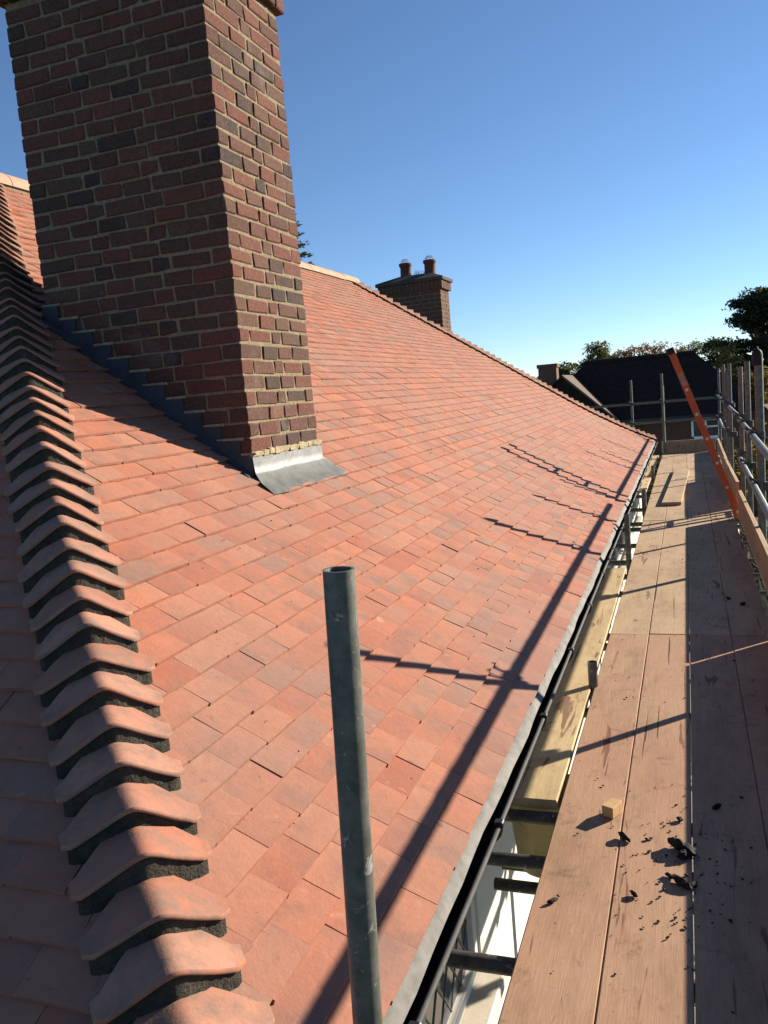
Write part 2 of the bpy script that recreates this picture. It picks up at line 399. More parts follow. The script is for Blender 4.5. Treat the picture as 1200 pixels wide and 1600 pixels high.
for i in range(ncourse):
    a = i * GA; s = run_of(a); s2 = run_of(a + .2)
    z = ZD + rise(s); al = math.atan2(rise(s2) - rise(s), s2 - s); ca, sa = math.cos(al), math.sin(al)
    # main slope
    u, n, c = V(-ca, 0, sa), V(sa, 0, ca), V(0, 1, 0)
    ya, yb = YC + s + .035, YB - KF * s - .04
    y = .60 + (i % 2) * TW / 2 + U(-.006, .006)
    if i: y += 0
    y += TW * math.floor((ya - y) / TW)
    while y < yb:
        x = XE - s
        inside = CH['x0'] + .22 < x < CH['x1'] - .06 and CH['y0'] + .04 < y and y + TW < CH['y1'] - .04
        lo, hi = max(y, ya), min(y + TW, yb)
        if hi - lo > .035 and not inside:
            if y - .01 > ya + TL * ca and y + TW < yb - TL * ca * KF:
                k = rnd.randrange(len(std_shapes)); lay(V(x, y, z), c, u, n, std_shapes[k], std_mesh[k], TW)
            else:
                l0 = (ya - y) if ya > y else 0; l1 = (yb - y) if yb < y + TW else TW
                # cut along the hip where the tile meets it
                sk0 = ca if ya + TL * ca > y and ya > y - .001 else 0
                if ya <= y and ya + TL * ca > y: sk0 = max(0, (ya + TL * ca - y) / TL)
                sk1 = -ca * KF if yb < y + TW else (-max(0, (y + TW - (yb - TL * ca * KF)) / TL))
                if l1 + sk1 * TL < l0 + sk0 * TL + .004:
                    f = .9 * (l1 - l0) / max(.001, (sk0 - sk1) * TL); sk0 *= f; sk1 *= f
                sh = tile_shape(l0, l1, sk0, sk1); lay(V(x, y, z), c, u, n, sh, None, l1 - l0)
        y += TW
    # end slope towards the camera
    u, n, c = V(0, ca, sa), V(0, -sa, ca), V(1, 0, 0)
    xb = XE - s - .035; xa = -8.95; xl = 2 * XR - XE + s + .05
    x = xa + (i % 2) * TW / 2 + U(-.006, .006)
    while x < xb:
        if xb - x > .035 and x > xl:
            if x + TW < xb - TL * ca:
                k = rnd.randrange(len(std_shapes)); lay(V(x, YC + s, z), c, u, n, std_shapes[k], std_mesh[k], TW)
            else:
                l1 = min(TW, xb - x); sk1 = -ca if xb < x + TW else -max(0, (x + TW - (xb - TL * ca)) / TL)
                if l1 + sk1 * TL < .004: sk1 = -.9 * l1 / TL
                sh = tile_shape(0, l1, 0, sk1); lay(V(x, YC + s, z), c, u, n, sh, None, l1)
        x += TW
tiles.sort(key=lambda t: -t[0])
rest = MB()
for k, (px, Mx, sh, me) in enumerate(tiles):
    if k < 300: piece('tile', me or sh.mesh('tile', M['tile']), Mx, roof)
    else:
        o = len(rest.v); rest.v.extend(tuple(Mx @ V(*p)) for p in sh.v)
        rest.f.extend(tuple(q + o for q in f) for f in sh.f); rest.sm.extend(sh.sm)
part('far_tiles', rest, M['tile'], roof, kind='stuff')

# bonnet hip tiles, one for each course, bedded in dark mortar
def bonnet(s, a, flip):
    """returns tile MB and mortar MB for the bonnet whose crest tail is at run s"""
    W = .150 + U(-.010, .010); kap = .45 + U(-.05, .05); s += U(-.004, .004); r = .018; NU, NV = 30, 6; th = .0115; q2 = math.sqrt(2)
    hump = .056 + U(-.007, .007); tip = U(-.005, .005); skew = U(-.009, .009); wd = .068 + U(-.006, .006)
    def pt(e, v, dz, back=0.):
        f = abs(e) / W; h0 = kap * (math.hypot(e, r) - r) + skew * e / W + (.012 * max(0, f - .86) / .14) ** 1
        L = .205 * (1 - f) + .035 * f; h = h0 + L * v + back
        ae = math.hypot(e, r) - r
        g = max(0, 1 - (math.hypot(e, .020) - .020) / (W * 1.02)) ** (1.55 if e > 0 else 1.2)
        lift = .040 + .020 + tip * e / W + hump * g - (.31 * math.exp(-(e / .11) ** 2) + .12) * (L * v + back)
        z = rise(s + (h - ae) / q2) + lift + dz
        x = -s - h / q2 + e / q2; y = s + h / q2 + e / q2
        return V(XE + x, YC + y, ZD + z) if not flip else V(XE + x, YB - KF * y, ZD + z)
    qs = [W * (2 * i / NU - 1) for i in range(NU + 1)]
    t = MB()
    t.grid([[pt(q, v / NV, th) for q in qs] for v in range(NV + 1)], True, flip)
    t.grid([[pt(q, 0, 0) for q in qs], [pt(q, 0, th * .55, -.003) for q in qs], [pt(q, 0, th) for q in qs]], True, flip)
    t.grid([[pt(qs[-1], v / NV, 0) for v in range(NV + 1)], [pt(qs[-1], v / NV, th) for v in range(NV + 1)]], False, flip)
    t.grid([[pt(qs[0], v / NV, th) for v in range(NV + 1)], [pt(qs[0], v / NV, 0) for v in range(NV + 1)]], False, flip)
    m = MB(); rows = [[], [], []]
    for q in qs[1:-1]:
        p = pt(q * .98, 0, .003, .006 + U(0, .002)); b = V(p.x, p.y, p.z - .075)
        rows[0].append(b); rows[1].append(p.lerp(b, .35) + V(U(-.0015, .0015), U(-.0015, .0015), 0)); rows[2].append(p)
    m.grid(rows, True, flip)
    return t, m
for flip in (False, True):
    bed = MB()
    for i in range(ncourse):
        a = i * GA; s = run_of(a)
        if RUN - s < .06: continue
        t, mm = bonnet(s, a, flip)
        part('hip_tile', t, M['bonnet'], roof)
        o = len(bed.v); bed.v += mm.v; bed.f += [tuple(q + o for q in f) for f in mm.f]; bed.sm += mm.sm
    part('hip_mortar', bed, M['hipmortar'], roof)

# ridge tiles
y = YC + RUN - .12; ya1 = YB - KF * RUN + .12
while y < ya1:
    t = MB(); L = .30; r = .125; dz = U(-.004, .004)
    for q in (0, 1):
        rr = r - q * .014
        rows = [[V(XR + rr * math.cos(t_), yy, ZRIDGE - .015 + dz + rr * math.sin(t_) * .92) for t_ in [math.pi * k / 14 for k in range(15)]] for yy in (y + .004, y + L * .5, y + L - .004)]
        t.grid(rows, True, q == 1)
    for yy in (y + .004, y + L - .004):
        t.grid([[V(XR + rr * math.cos(math.pi * k / 14), yy, ZRIDGE - .015 + dz + rr * math.sin(math.pi * k / 14) * .92) for k in range(15)] for rr in (r, r - .014)], False)
    part('ridge_tile', t, M['ridge'], roof)
    y += L
rb = MB(); rb.box(XR - .105, XR + .105, YC + RUN - .08, ya1, ZRIDGE - .09, ZRIDGE + .035)
rb.tube((XR, YC + RUN - .08, ZRIDGE), (XR, ya1 + .1, ZRIDGE), .104, 16)
part('ridge_mortar', rb, M['mortar'], roof)

# ------------------------------------------------------------------ chimneys
JX = .0105; SB, HB, HH = .2145, .102, .0645
def brick_list(c, zs, odd=0):
    out = []
    W = c['x1'] - c['x0']; D = c['y1'] - c['y0']
    def fit(n_s, total):       # stretcher at both ends, equal bats between
        n = max(1, round((total - 2 * SB - JX) / .17)); w = (total - 2 * SB - (n + 1) * JX) / n
        return [SB] + [w] * n + [SB]
    def alt(total):
        n = max(1, round((total - SB + 0.0) / (SB + HB + 2 * JX))); pat = [SB] + [HB, SB] * n
        k = (total - JX * (len(pat) - 1)) / sum(pat); return [p * k for p in pat]
    for k, z in enumerate(zs):
        if (k + odd) % 2 == 0:
            for yy in (c['y0'], c['y1'] - HB):
                x = c['x0']
                for w in fit(2, W): out.append((x, yy, z, w, HB)); x += w + JX
            for xx in (c['x0'], c['x1'] - HB):
                y = c['y0'] + HB + JX
                for w in alt(D - 2 * (HB + JX)): out.append((xx, y, z, HB, w)); y += w + JX
        else:
            for xx in (c['x0'], c['x1'] - HB):
                y = c['y0']
                for w in fit(2, D): out.append((xx, y, z, HB, w)); y += w + JX
            for yy in (c['y0'], c['y1'] - HB):
                x = c['x0'] + HB + JX
                for w in alt(W - 2 * (HB + JX)): out.append((x, yy, z, w, HB)); x += w + JX
    return out
chim = MB()
chim.box(CH['x0'] + .006, CH['x1'] - .006, CH['y0'] + .006, CH['y1'] - .006, -1.0, 2.55)
chimney = part('chimney', chim, M['mortar'], house, label='broad red brick chimney stack beside the near hip')
zs = [.261 + .0755 * k for k in range(-14, 24)]
bl = brick_list(CH, zs, 1)
bmesh_cache = {}
def brick_mesh(lx, ly, lz):
    k = (round(lx, 3), round(ly, 3), round(lz, 3), rnd.randrange(4))
    if k not in bmesh_cache:
        m = MB(); m.cbox(0, lx, 0, ly, 0, lz, U(.003, .008), j=.0036)
        bmesh_cache[k] = (m, m.mesh('brick', M['brick']))
    return bmesh_cache[k]
items = []
for (x, y, z, lx, ly) in bl:
    out = Matrix.Translation(V(x + U(-.001, .001), y + U(-.002, .002), z + U(-.0015, .0015)))
    ctr = V(x + lx / 2, y + ly / 2, z + HH / 2); px = size_in_view(ctr); vis = 0
    if abs(y - CH['y0']) < .001 and z + HH > roofz(ctr.x) + .03: vis += lx * max(0, (-ctr).normalized().dot(V(0, -1, 0)))
    if abs(x + lx - CH['x1']) < .001 and z + HH > roofz(CH['x1']) + .03: vis += ly * max(0, (-ctr).normalized().dot(V(1, 0, 0)))
    items.append((vis * px * px, out, brick_mesh(lx, ly, HH)))
# projecting head: soldier course and two flat courses
def head(c, z, pr):
    o = []
    x0, x1, y0, y1 = c['x0'] - pr, c['x1'] + pr, c['y0'] - pr, c['y1'] + pr
    n = round((x1 - x0 + JX) / .075); p = (x1 - x0 + JX) / n
    for i in range(n):
        for yy in (y0, y1 - HB): o.append((x0 + i * p, yy, z, p - JX, HB))
    n = round((y1 - y0 - 2 * HB - JX) / .075); p = (y1 - y0 - 2 * HB - JX) / n
    for i in range(n):
        for xx in (x0, x1 - HB): o.append((xx, y0 + HB + JX + i * p, z, HB, p - JX))
    return o
ZT = zs[-1] + .095
for (x, y, z, lx, ly) in head(CH, ZT, .035):
    ctr = V(x + lx / 2, y + ly / 2, z + .05)
    items.append((size_in_view(ctr) ** 2 * .01, Matrix.Translation(V(x, y, z)), brick_mesh(lx, ly, .215)))
c2 = dict(x0=CH['x0'] - .02, x1=CH['x1'] + .02, y0=CH['y0'] - .02, y1=CH['y1'] + .02)
for b in brick_list(c2, [ZT + .225, ZT + .30]): items.append((0, Matrix.Translation(V(*b[:3])), brick_mesh(b[3], b[4], HH)))
items.sort(key=lambda t: -t[0])
rest = MB()
for k, (px, Mx, (mb, me)) in enumerate(items):
    if k < 300 and px > 0: piece('brick', me, Mx, chimney)
    else:
        o = len(rest.v); rest.v.extend(tuple(Mx @ V(*p)) for p in mb.v); rest.f.extend(tuple(q + o for q in f) for f in mb.f); rest.sm.extend(mb.sm)
part('brickwork', rest, M['brick'], chimney, kind='stuff')
cap = MB(); cap.box(CH['x0'] - .024, CH['x1'] + .024, CH['y0'] - .024, CH['y1'] + .024, ZT + .006, ZT + .3)
cap.lathe((-2.54, 3.94, ZT + .375), [(.58, 0), (.2, .10), (.0, .11)], 4)
part('flaunching', cap, M['mortar'], chimney)

# stepped lead flashing against the side of the chimney that faces the camera
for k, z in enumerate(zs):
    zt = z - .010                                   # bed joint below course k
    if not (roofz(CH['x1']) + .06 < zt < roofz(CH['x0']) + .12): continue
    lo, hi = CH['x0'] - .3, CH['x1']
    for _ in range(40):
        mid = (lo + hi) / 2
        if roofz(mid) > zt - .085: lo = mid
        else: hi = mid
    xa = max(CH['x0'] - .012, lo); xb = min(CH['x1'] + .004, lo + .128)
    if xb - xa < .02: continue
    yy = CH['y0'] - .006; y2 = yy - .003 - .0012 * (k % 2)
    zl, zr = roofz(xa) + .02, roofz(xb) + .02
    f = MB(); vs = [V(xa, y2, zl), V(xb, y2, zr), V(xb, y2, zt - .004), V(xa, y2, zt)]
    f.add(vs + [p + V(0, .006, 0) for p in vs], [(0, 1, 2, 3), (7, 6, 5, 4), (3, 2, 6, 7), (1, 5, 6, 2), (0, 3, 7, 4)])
    part('step_flashing', f, M['lead_shaded'], chimney)
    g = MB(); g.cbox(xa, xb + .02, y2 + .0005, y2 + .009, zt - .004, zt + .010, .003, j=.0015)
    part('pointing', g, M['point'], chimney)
# soaker strip where the tiles meet the brick
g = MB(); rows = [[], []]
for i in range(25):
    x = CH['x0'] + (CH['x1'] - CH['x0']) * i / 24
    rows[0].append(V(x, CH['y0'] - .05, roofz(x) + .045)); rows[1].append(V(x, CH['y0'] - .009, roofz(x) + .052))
g.grid(rows, True); part('soaker', g, M['lead_shaded'], chimney)
# lead apron in front
g = MB(); xs = CH['x1']; zb = roofz(xs) + .055; ztop = -.205
ya0, ya1_ = CH['y0'] - .01, CH['y1'] + .02
prof = [(xs + .006, ztop), (xs + .009, ztop - .05), (xs + .012, zb + .012), (xs + .020, zb + .001)]
dn = (roofz(xs + .2) - roofz(xs)) / .2
for d in (.03, .065, .10): prof.append((xs + .02 + d, roofz(xs + .02 + d) + .050 - .004 * (d > .09)))
rows = []
for k, (x, z) in enumerate(prof):
    ext = 0 if k < 3 else min(.12, .035 * (k - 2))
    row = []
    for i in range(15):
        t = i / 14; yv = ya0 - ext * .25 + (ya1_ + ext - ya0 + ext * .25) * t
        row.append(V(x + U(-.0015, .0015) + (.004 * math.sin(t * 17) if k == 6 else 0), yv, z + U(-.002, .002) + (.003 * math.sin(t * 23 + 1) if k == 6 else 0)))
    rows.append(row)
g.grid(rows[:4], True, True); g.grid([[p + V(-.003, 0, -.004) for p in r] for r in rows[:4]], True)
apron = part('lead_apron', g, M['lead'], chimney)
g = MB(); g.grid(rows[3:], True, True); g.grid([[p + V(-.003, 0, -.004) for p in r] for r in rows[3:]], True)
g.grid([rows[-1], [p + V(-.003, 0, -.004) for p in rows[-1]]], False)
part('apron_skirt', g, m_plain('dull_lead', (.085, .092, .090), .65, .1, var=.35, scale=16), chimney)
g = MB()
n = 14
for i in range(n):
    t0, t1 = ya0 + (ya1_ - ya0) * i / n, ya0 + (ya1_ - ya0) * (i + 1) / n
    g.cbox(xs - .004, xs + .014 + U(-.003, .003), t0 - .006, t1 + .008, ztop - .010 + U(-.006, .004), ztop + .018 + U(-.004, .004), .003, j=.003)
part('apron_pointing', g, M['point'], chimney)
# far chimney beyond the far hip
fz0, fz1 = .30, 2.03
b = MB(); b.box(FC['x0'] + .006, FC['x1'] - .006, FC['y0'] + .006, FC['y1'] - .006, fz0 - .3, fz1 - .02)
fch = part('chimney', b, M['mortar'], house, label='small brown brick chimney with two pots beyond the far hip')
b = MB()
fzs = [fz1 - .225 - .075 * k for k in range(0, 26)]
for (x, y, z, lx, ly) in brick_list(FC, fzs) : b.cbox(x, x + lx, y, y + ly, z, z + HH, .004, j=.002)
for (x, y, z, lx, ly) in head(FC, fz1 - .15, .045): b.cbox(x, x + lx, y, y + ly, z, z + .15, .004, j=.002)
part('brickwork', b, m_brick('brown_brick_clay', (.10, .062, .042)), fch, kind='stuff')
b = MB(); q = .075
x0, x1, y0, y1 = FC['x0'] - q, FC['x1'] + q, FC['y0'] - q, FC['y1'] + q
b.box(x0 + .04, x1 - .04, y0 + .04, y1 - .04, fz1 - .14, fz1 - .002)
b.box(x0, x1, y0, y1, fz1, fz1 + .055)
b.add([V(x0, y0, fz1 + .055), V(x1, y0, fz1 + .055), V(x1, y1, fz1 + .055), V(x0, y1, fz1 + .055), V(x0 + .4, y0 + .26, fz1 + .17), V(x1 - .3, y0 + .26, fz1 + .17), V(x1 - .3, y1 - .26, fz1 + .17), V(x0 + .4, y1 - .26, fz1 + .17)],
      [(0, 1, 5, 4), (1, 2, 6, 5), (2, 3, 7, 6), (3, 0, 4, 7), (4, 5, 6, 7)])
part('flaunching', b, m_plain('weathered_cement', (.06, .055, .048), .95, var=.3, scale=20, bump=.6), fch)
for px in (-4.71, -4.25):
    b = MB(); b.lathe((px, 14.83, fz1 + .13), [(.125, 0), (.105, .02), (.098, .2), (.112, .215), (.12, .25), (.118, .27), (.095, .27), (.09, .1)], 20)
    p = part('chimney_pot', b, M['pot'], fch)
    b = MB()
    for k in range(8):
        t = math.pi * k / 8
        for i in range(8):
            a0, a1 = math.pi * i / 8, math.pi * (i + 1) / 8
            e = lambda a: (px + .085 * math.cos(a) * math.cos(t), 14.83 + .085 * math.cos(a) * math.sin(t), fz1 + .40 + .085 * math.sin(a))
            b.tube(e(a0), e(a1), .0022, 5, cap=False)
    for h in (.0, .03, .055):
        rr = math.sqrt(max(.0001, .085 ** 2 - h * h))
        for i in range(12): b.tube((px + rr * math.cos(i * math.pi / 6), 14.83 + rr * math.sin(i * math.pi / 6), fz1 + .40 + h), (px + rr * math.cos((i + 1) * math.pi / 6), 14.83 + rr * math.sin((i + 1) * math.pi / 6), fz1 + .40 + h), .0022, 5, cap=False)
    part('wire_cowl', b, M['wire'], p)
b = MB()
for i in range(14):
    x = -4.48 + U(-.14, .14); b.tube((x, 14.8, fz1 + .15), (x + U(-.03, .03), 14.8 + U(-.03, .03), fz1 + .2 + U(0, .06)), .004, 5)
part('twigs', b, M['bark'], fch)

# ------------------------------------------------------------------ walls, gutter, windows of the house
WX = -.90
b = MB()
wins = [(1.15, 2.28), (2.36, 3.12), (5.6, 6.6), (7.4, 9.5), (9.7, 12.2), (14.0, 15.2)]; wz0, wz1 = -2.42, -1.47  # the two long middle windows are widened to darken that stretch of wall
b.box(-9, WX, YC + .25, YB - .25, GZ - .1, wz0)
b.box(-9, WX, YC + .25, YB - .25, wz1, -1.33)
edges = [YC + .25] + [e for w in wins for e in w] + [YB - .25]
for k in range(0, len(edges), 2): b.box(-9, WX, edges[k], edges[k + 1], wz0 - .001, wz1 + .001)
b.box(-8.9, WX - .16, YC + .3, YB - .3, wz0 - .01, wz1 + .01)
part('wall', b, M['white'], house)
b = MB(); b.box(WX - .02, XE - .055, YC - .02, YB + .02, -1.40, -1.375); b.box(-8.8, WX, YC + .04, YC + .28, -1.40, -1.375)
part('soffit', b, M['frame'], house)
b = MB(); b.box(XE - .075, XE - .052, YC - .02, YB + .02, -1.395, ZD - .004); b.box(-8.8, XE - .06, YC + .045, YC + .07, -1.395, ZD - .004)
part('fascia', b, M['frame'], house)
for (y0, y1) in wins:
    fr = MB(); x = WX - .06; w = .055
    fr.cbox(x, x + .05, y0, y1, wz1 - w, wz1, .004); fr.cbox(x, x + .05, y0, y1, wz0, wz0 + w, .004)
    ys = [y0, y1 - w] + ([(y0 + y1) / 2 - w / 2] if y1 - y0 > 1 else [])
    for yy in ys: fr.cbox(x + .001, x + .048, yy, yy + w, wz0 + w, wz1 - w, .004)
    f = part('window', fr, M['frame'], house)
    g = MB(); g.box(x + .014, x + .020, y0 + w * .8, y1 - w * .8, wz0 + w * .8, wz1 - w * .8); part('pane', g, M['glass'], f)
    g = MB(); d = .15; H = wz1 - wz0 - 2 * w
    k = y0 + w - H
    while k < y1:                       # diamond leading
        for sg in (1, -1):
            p0 = [k, wz0 + w] if sg == 1 else [k, wz1 - w]; p1 = [k + H * .72, wz1 - w] if sg == 1 else [k + H * .72, wz0 + w]
            lo, hi = max(p0[0], y0 + w), min(p1[0], y1 - w)
            if hi > lo:
                t0, t1 = (lo - p0[0]) / (p1[0] - p0[0]), (hi - p0[0]) / (p1[0] - p0[0])
                g.tube((x + .021, lo, p0[1] + (p1[1] - p0[1]) * t0), (x + .021, hi, p0[1] + (p1[1] - p0[1]) * t1), .004, 5)
        k += d
    part('leading', g, M['leadcame'], f)
    g = MB(); g.cbox(WX - .05, WX + .10, y0 - .05, y1 + .05, wz0 - .06, wz0 + .004, .008); part('sill', g, M['sill'], f)
# gutter: half round, with the eaves tray dropping into it
gx, gz, gr = XE + .004, -1.272, .057
b = MB()
for rr, fl in ((gr, False), (gr - .004, True)):
    b.grid([[V(gx + rr * math.cos(t), y, gz + rr * math.sin(t) - .006 * math.sin(y * .9)) for t in [math.pi * (1 + k / 12) for k in range(13)]] for y in [YC - .1 + (YB + .15 - YC) * i / 40 for i in range(41)]], True, fl)
gut = part('gutter', b, M['black'], house)
b = MB()
for i in range(40):
    ya_, yb_ = [YC - .1 + (YB + .15 - YC) * k / 40 for k in (i, i + 1)]
    b.tube((gx + gr, ya_, gz + .003 - .006 * math.sin(ya_ * .9)), (gx + gr, yb_, gz + .003 - .006 * math.sin(yb_ * .9)), .0075, 8)
part('gutter_lip', b, m_plain('grey_gutter_edge', (.055, .055, .055), .75, var=.3), gut)
for k in range(20):
    y = 1.42 + .83 * k; b = MB()
    for i in range(10):
        t0, t1 = math.pi * (1 + i / 10), math.pi * (1 + (i + 1) / 10)
        b.box(-.0, .030, -.004, .006, 0, .0, None) if False else b.tube((gx + (gr + .004) * math.cos(t0), y, gz + (gr + .004) * math.sin(t0)), (gx + (gr + .004) * math.cos(t1), y, gz + (gr + .004) * math.sin(t1)), .009, 6)
    b.cbox(gx + gr - .012, gx + gr + .014, y - .014, y + .014, gz - .004, gz + .016, .003); b.cbox(gx - gr - .006, gx - gr + .014, y - .012, y + .012, gz - .004, gz + .030, .003)
    part('gutter_bracket', b, M['black'], gut)
b = MB(); rows = []
for i in range(120):
    y = YC - .02 + (YB + .02 - YC) * i / 119; w = .004 * math.sin(y * 5.1) + .003 * math.sin(y * 13.7)
    rows.append([V(XE - .03, y, ZD + .012), V(XE + .012, y, ZD + .006 + w * .3), V(XE + .030 + w, y, ZD - .022 + w * .5)])
b.grid(rows, True, True); b.grid([[p + V(-.002, 0, -.003) for p in r] for r in rows], True); part('eaves_tray', b, M['tray'], house)

# ------------------------------------------------------------------ scaffolding
PZ = -1.53
sca = root('scaffolding', (0, 9, GZ), 'galvanised tube scaffolding running along the eaves of the tiled house', 'scaffolding')
TR = .0242
def tube_part(name, p0, p1, r=TR, hollow=False, mat='steel', label=None):
    return part(name, MB().tube(p0, p1, r, 16, hollow=hollow), M[mat], sca, label=label)
def coupler(x, y, z, along='Y', s=1.0):
    b = MB(); c = V(x, y, z)
    if along == 'Y': b.tube((x, y - .028, z), (x, y + .028, z), .036, 10); b.tube((x + .05 * s, y, z - .03), (x + .05 * s, y, z + .03), .034, 10)
    else: b.tube((x - .028, y, z), (x + .028, y, z), .036, 10); b.tube((x, y + .05 * s, z - .03), (x, y + .05 * s, z + .03), .034, 10)
    for k in (-1, 1):
        b.tube((x + .01, y + .03 * k, z + .03), (x - .035, y + .045 * k, z + .06), .008, 6); b.tube((x - .035, y + .045 * k, z + .06), (x - .05, y + .045 * k, z + .062), .014, 6)
    b.cbox(x - .02, x + .055 * s, y - .02, y + .02, z - .022, z + .022, .004)
    part('coupler', b, M['coupler'], sca)
OX = .525
outer = [(-1.0, .15), (1.70, .12), (4.42, .10), (7.13, .11), (8.55, .07), (9.75, .03), (12.6, .10), (13.3, -.02), (14.9, .11), (17.75, .05)]
def railx(y): return .440 + .062 * (y - 4) / 5.3
def railz(y): return -.545 + .04 * (y - 4) / 5.3
for (y, zt) in outer:
    x = OX + max(0, (y - 7)) * .007
    thick = abs(y - 7.13) < .01
    tube_part('standard', (x, y, GZ + .01), (x + U(-.01, .01), y, zt), .031 if thick else TR, not thick)
    if thick:
        b = MB(); b.lathe((x, y, zt - .02), [(.036, -.07), (.038, -.06), (.038, .03), (.026, .05), (.010, .058), (.009, .075), (.0, .08)], 14); part('end_cap', b, M['rubber'], sca)
    b = MB(); b.box(x - .075, x + .075, y - .075, y + .075, GZ + .006, GZ + .012); part('base_plate', b, M['coupler'], sca)
    coupler(railx(y), y, railz(y), 'Y', 1.2); coupler(railx(y) + .02, y, railz(y) - .40, 'Y', 1.2)
    coupler(OX - .03, y, PZ - .10)
tube_part('guard_rail', (railx(-.5), -.5, railz(-.5)), (railx(9.32), 9.32, railz(9.32)))
tube_part('guard_rail', (railx(10.15) + .02, 10.15, -.505), (.59, 18.1, -.47))
tube_part('guard_rail', (railx(-.5) + .02, -.5, -.95), (.495, 9.2, -.905))
tube_part('guard_rail', (.55, 14.6, -.93), (.60, 18.1, -.93))
inner = [(1.115, -.243, -.497), (4.16, -1.405, -.497), (7.30, -1.15, -.515), (10.4, -1.33, -.52), (13.5, -1.36, -.53)]
for (y, zt, x) in inner:
    p = tube_part('standard', (x - (.16 if y < 2 else 0), y - (.05 if y < 2 else 0), GZ + .01), (x, y, zt), TR, True, label='upright tube rising close in front of the roof' if y < 2 else None)
    b = MB(); b.box(x - .24 if y < 2 else x - .08, x + .08 - (.16 if y < 2 else 0), y - .12, y + .05, GZ + .006, GZ + .012); part('base_plate', b, M['coupler'], sca)
tube_part('standard', (-.43, 17.55, GZ + .01), (-.45, 17.6, .06), TR, True)
tube_part('standard', (-1.03, 17.75, GZ + .01), (-1.05, 17.75, -.02), TR, True)
tube_part('standard', (-3.25, 17.85, GZ + .01), (-3.25, 17.85, -.10), TR, True)
tube_part('standard', (-.47, 19.0, GZ + .01), (-.47, 19.0, -.2), TR, True)
# rails across the far end
tube_part('end_rail', (-5.2, 17.68, -.52), (.75, 17.68, -.50)); tube_part('end_rail', (-5.2, 17.70, -.92), (.72, 17.70, -.90))
tube_part('end_rail', (-5.4, 17.9, -.23), (-2.62, 17.9, -.22))
for x in (-.45, -1.05, .58):
    for z in (-.51, -.91): coupler(x, 17.66, z, 'X')
# ledgers and transoms under the boards
for z in (PZ - .10, -3.6):
    tube_part('ledger', (OX - .05, -.8, z), (OX + .02, 18, z)); tube_part('ledger', (-.445, .6, z - .03), (-.445, 18, z - .03))
for k, y in enumerate((1.35, 2.07, 2.60, 2.90, 3.95, 5.0, 5.2, 6.3, 6.88, 7.42, 8.2, 9.1, 9.45, 10.5, 11.7, 12.45, 13.15, 14.2, 15.3, 16.5, 17.5)):
    tube_part('transom', (-.735 if k < 9 else -.80, y, PZ - .038 - .0255), (.63, y + U(-.03, .03), PZ - .038 - .0255), mat='coupler' if k < 4 else 'steel')
for y in (4.2, 7.2, 9.9, 12.7, 15): tube_part('transom', (-.62, y, -3.55), (.62, y, -3.55))
for (ya, yb) in ((2.0, 6.6), (8.0, 12.4)): tube_part('brace', (OX + .06, ya, GZ + .3), (OX + .06, yb, PZ - .3))

# ------------------------------------------------------------------ scaffold boards
def board(x0, x1, y0, y1, z, rot=0., label='', mat='boardF', group='boards of the scaffold platform', name='scaffold_board', th=.038):
    w, L = x1 - x0, y1 - y0; cx, cy = (x0 + x1) / 2, (y0 + y1) / 2
    b = MB(); n = 14; warp = U(-.004, .004); tw = U(-.003, .003); bow = U(-.002, .002)
    ring = [(-w / 2, .004), (-w / 2, th - .004), (-w / 2 + .004, th), (0, th), (w / 2 - .004, th), (w / 2, th - .004), (w / 2, .004), (w / 2 - .004, 0), (-w / 2 + .004, 0)]
    rows = []
    for i in range(n + 1):
        t = i / n; y = -L / 2 + L * t
        e = U(-.0008, .0008)
        rows.append([V(px + bow * math.sin(t * math.pi) + e, y + (U(-.0015, .0015) if i in (0, n) else 0), pz + .003 * math.sin(t * 3.1) * 0 + (warp * (t - .5) * 0) + tw * (t - .5) * px / w * 1.0) for (px, pz) in ring + [ring[0]]])
    b.grid(rows, False, True)
    for r, fl in ((rows[0], False), (rows[-1], True)): b.add(r[:-1], [tuple(range(9))[::-1] if fl else tuple(range(9))])
    o = bpy.data.objects.new(name, b.mesh(name, M[mat])); COL.objects.link(o)
    o.location = (cx, cy, z - th); o.rotation_euler = (0, 0, R_(rot)); ORG[o.name] = V(cx, cy, z - th)
    o['label'] = label; o['category'] = 'board'; o['group'] = group
    return o
lanes = [(-.490, -.2625), (-.2600, -.0335), (-.0315, .1955), (.1985, .425)]
where = ['along the gutter side', 'second from the gutter side', 'third from the gutter side, half in shade', 'in shade along the toe board']
rows_ = [(1.16, 5.075, 'boardN', 'reddish dusty scaffold board in the nearest row'), (5.088, 9.285, 'boardF', 'pale scaffold board in the middle row'), (9.30, 13.2, 'boardF', 'pale scaffold board in the ladder row'), (13.22, 17.62, 'boardF', 'pale scaffold board in the farthest row')]
for ri, (y0, y1, mt, lb) in enumerate(rows_):
    for li, (x0, x1) in enumerate(lanes):
        d = U(-.012, .012)
        board(x0, x1, y0 + (d if ri else d), y1 + d * .3 - (.02 if d > 0 else 0) * 0 - abs(d), PZ - (.0034, .0022, .001, 0)[li], U(-.03, .03), lb + ', ' + where[li], mt)
board(-.735, -.512, 2.93, 6.93, PZ - .002, .15, 'yellowish loose board lying close along the gutter', 'boardI', 'loose boards between gutter and platform')
board(-.775, -.555, 11.9, 17.3, PZ - .002, -.2, 'short far board between gutter end and platform', 'boardI', 'loose boards between gutter and platform')
board(-.268, -.045, 10.35, 14.0, PZ + .040, -1.7, 'pale scaffold board laid on top of the others, left of the ladder', 'boardF', 'boards of the scaffold platform')
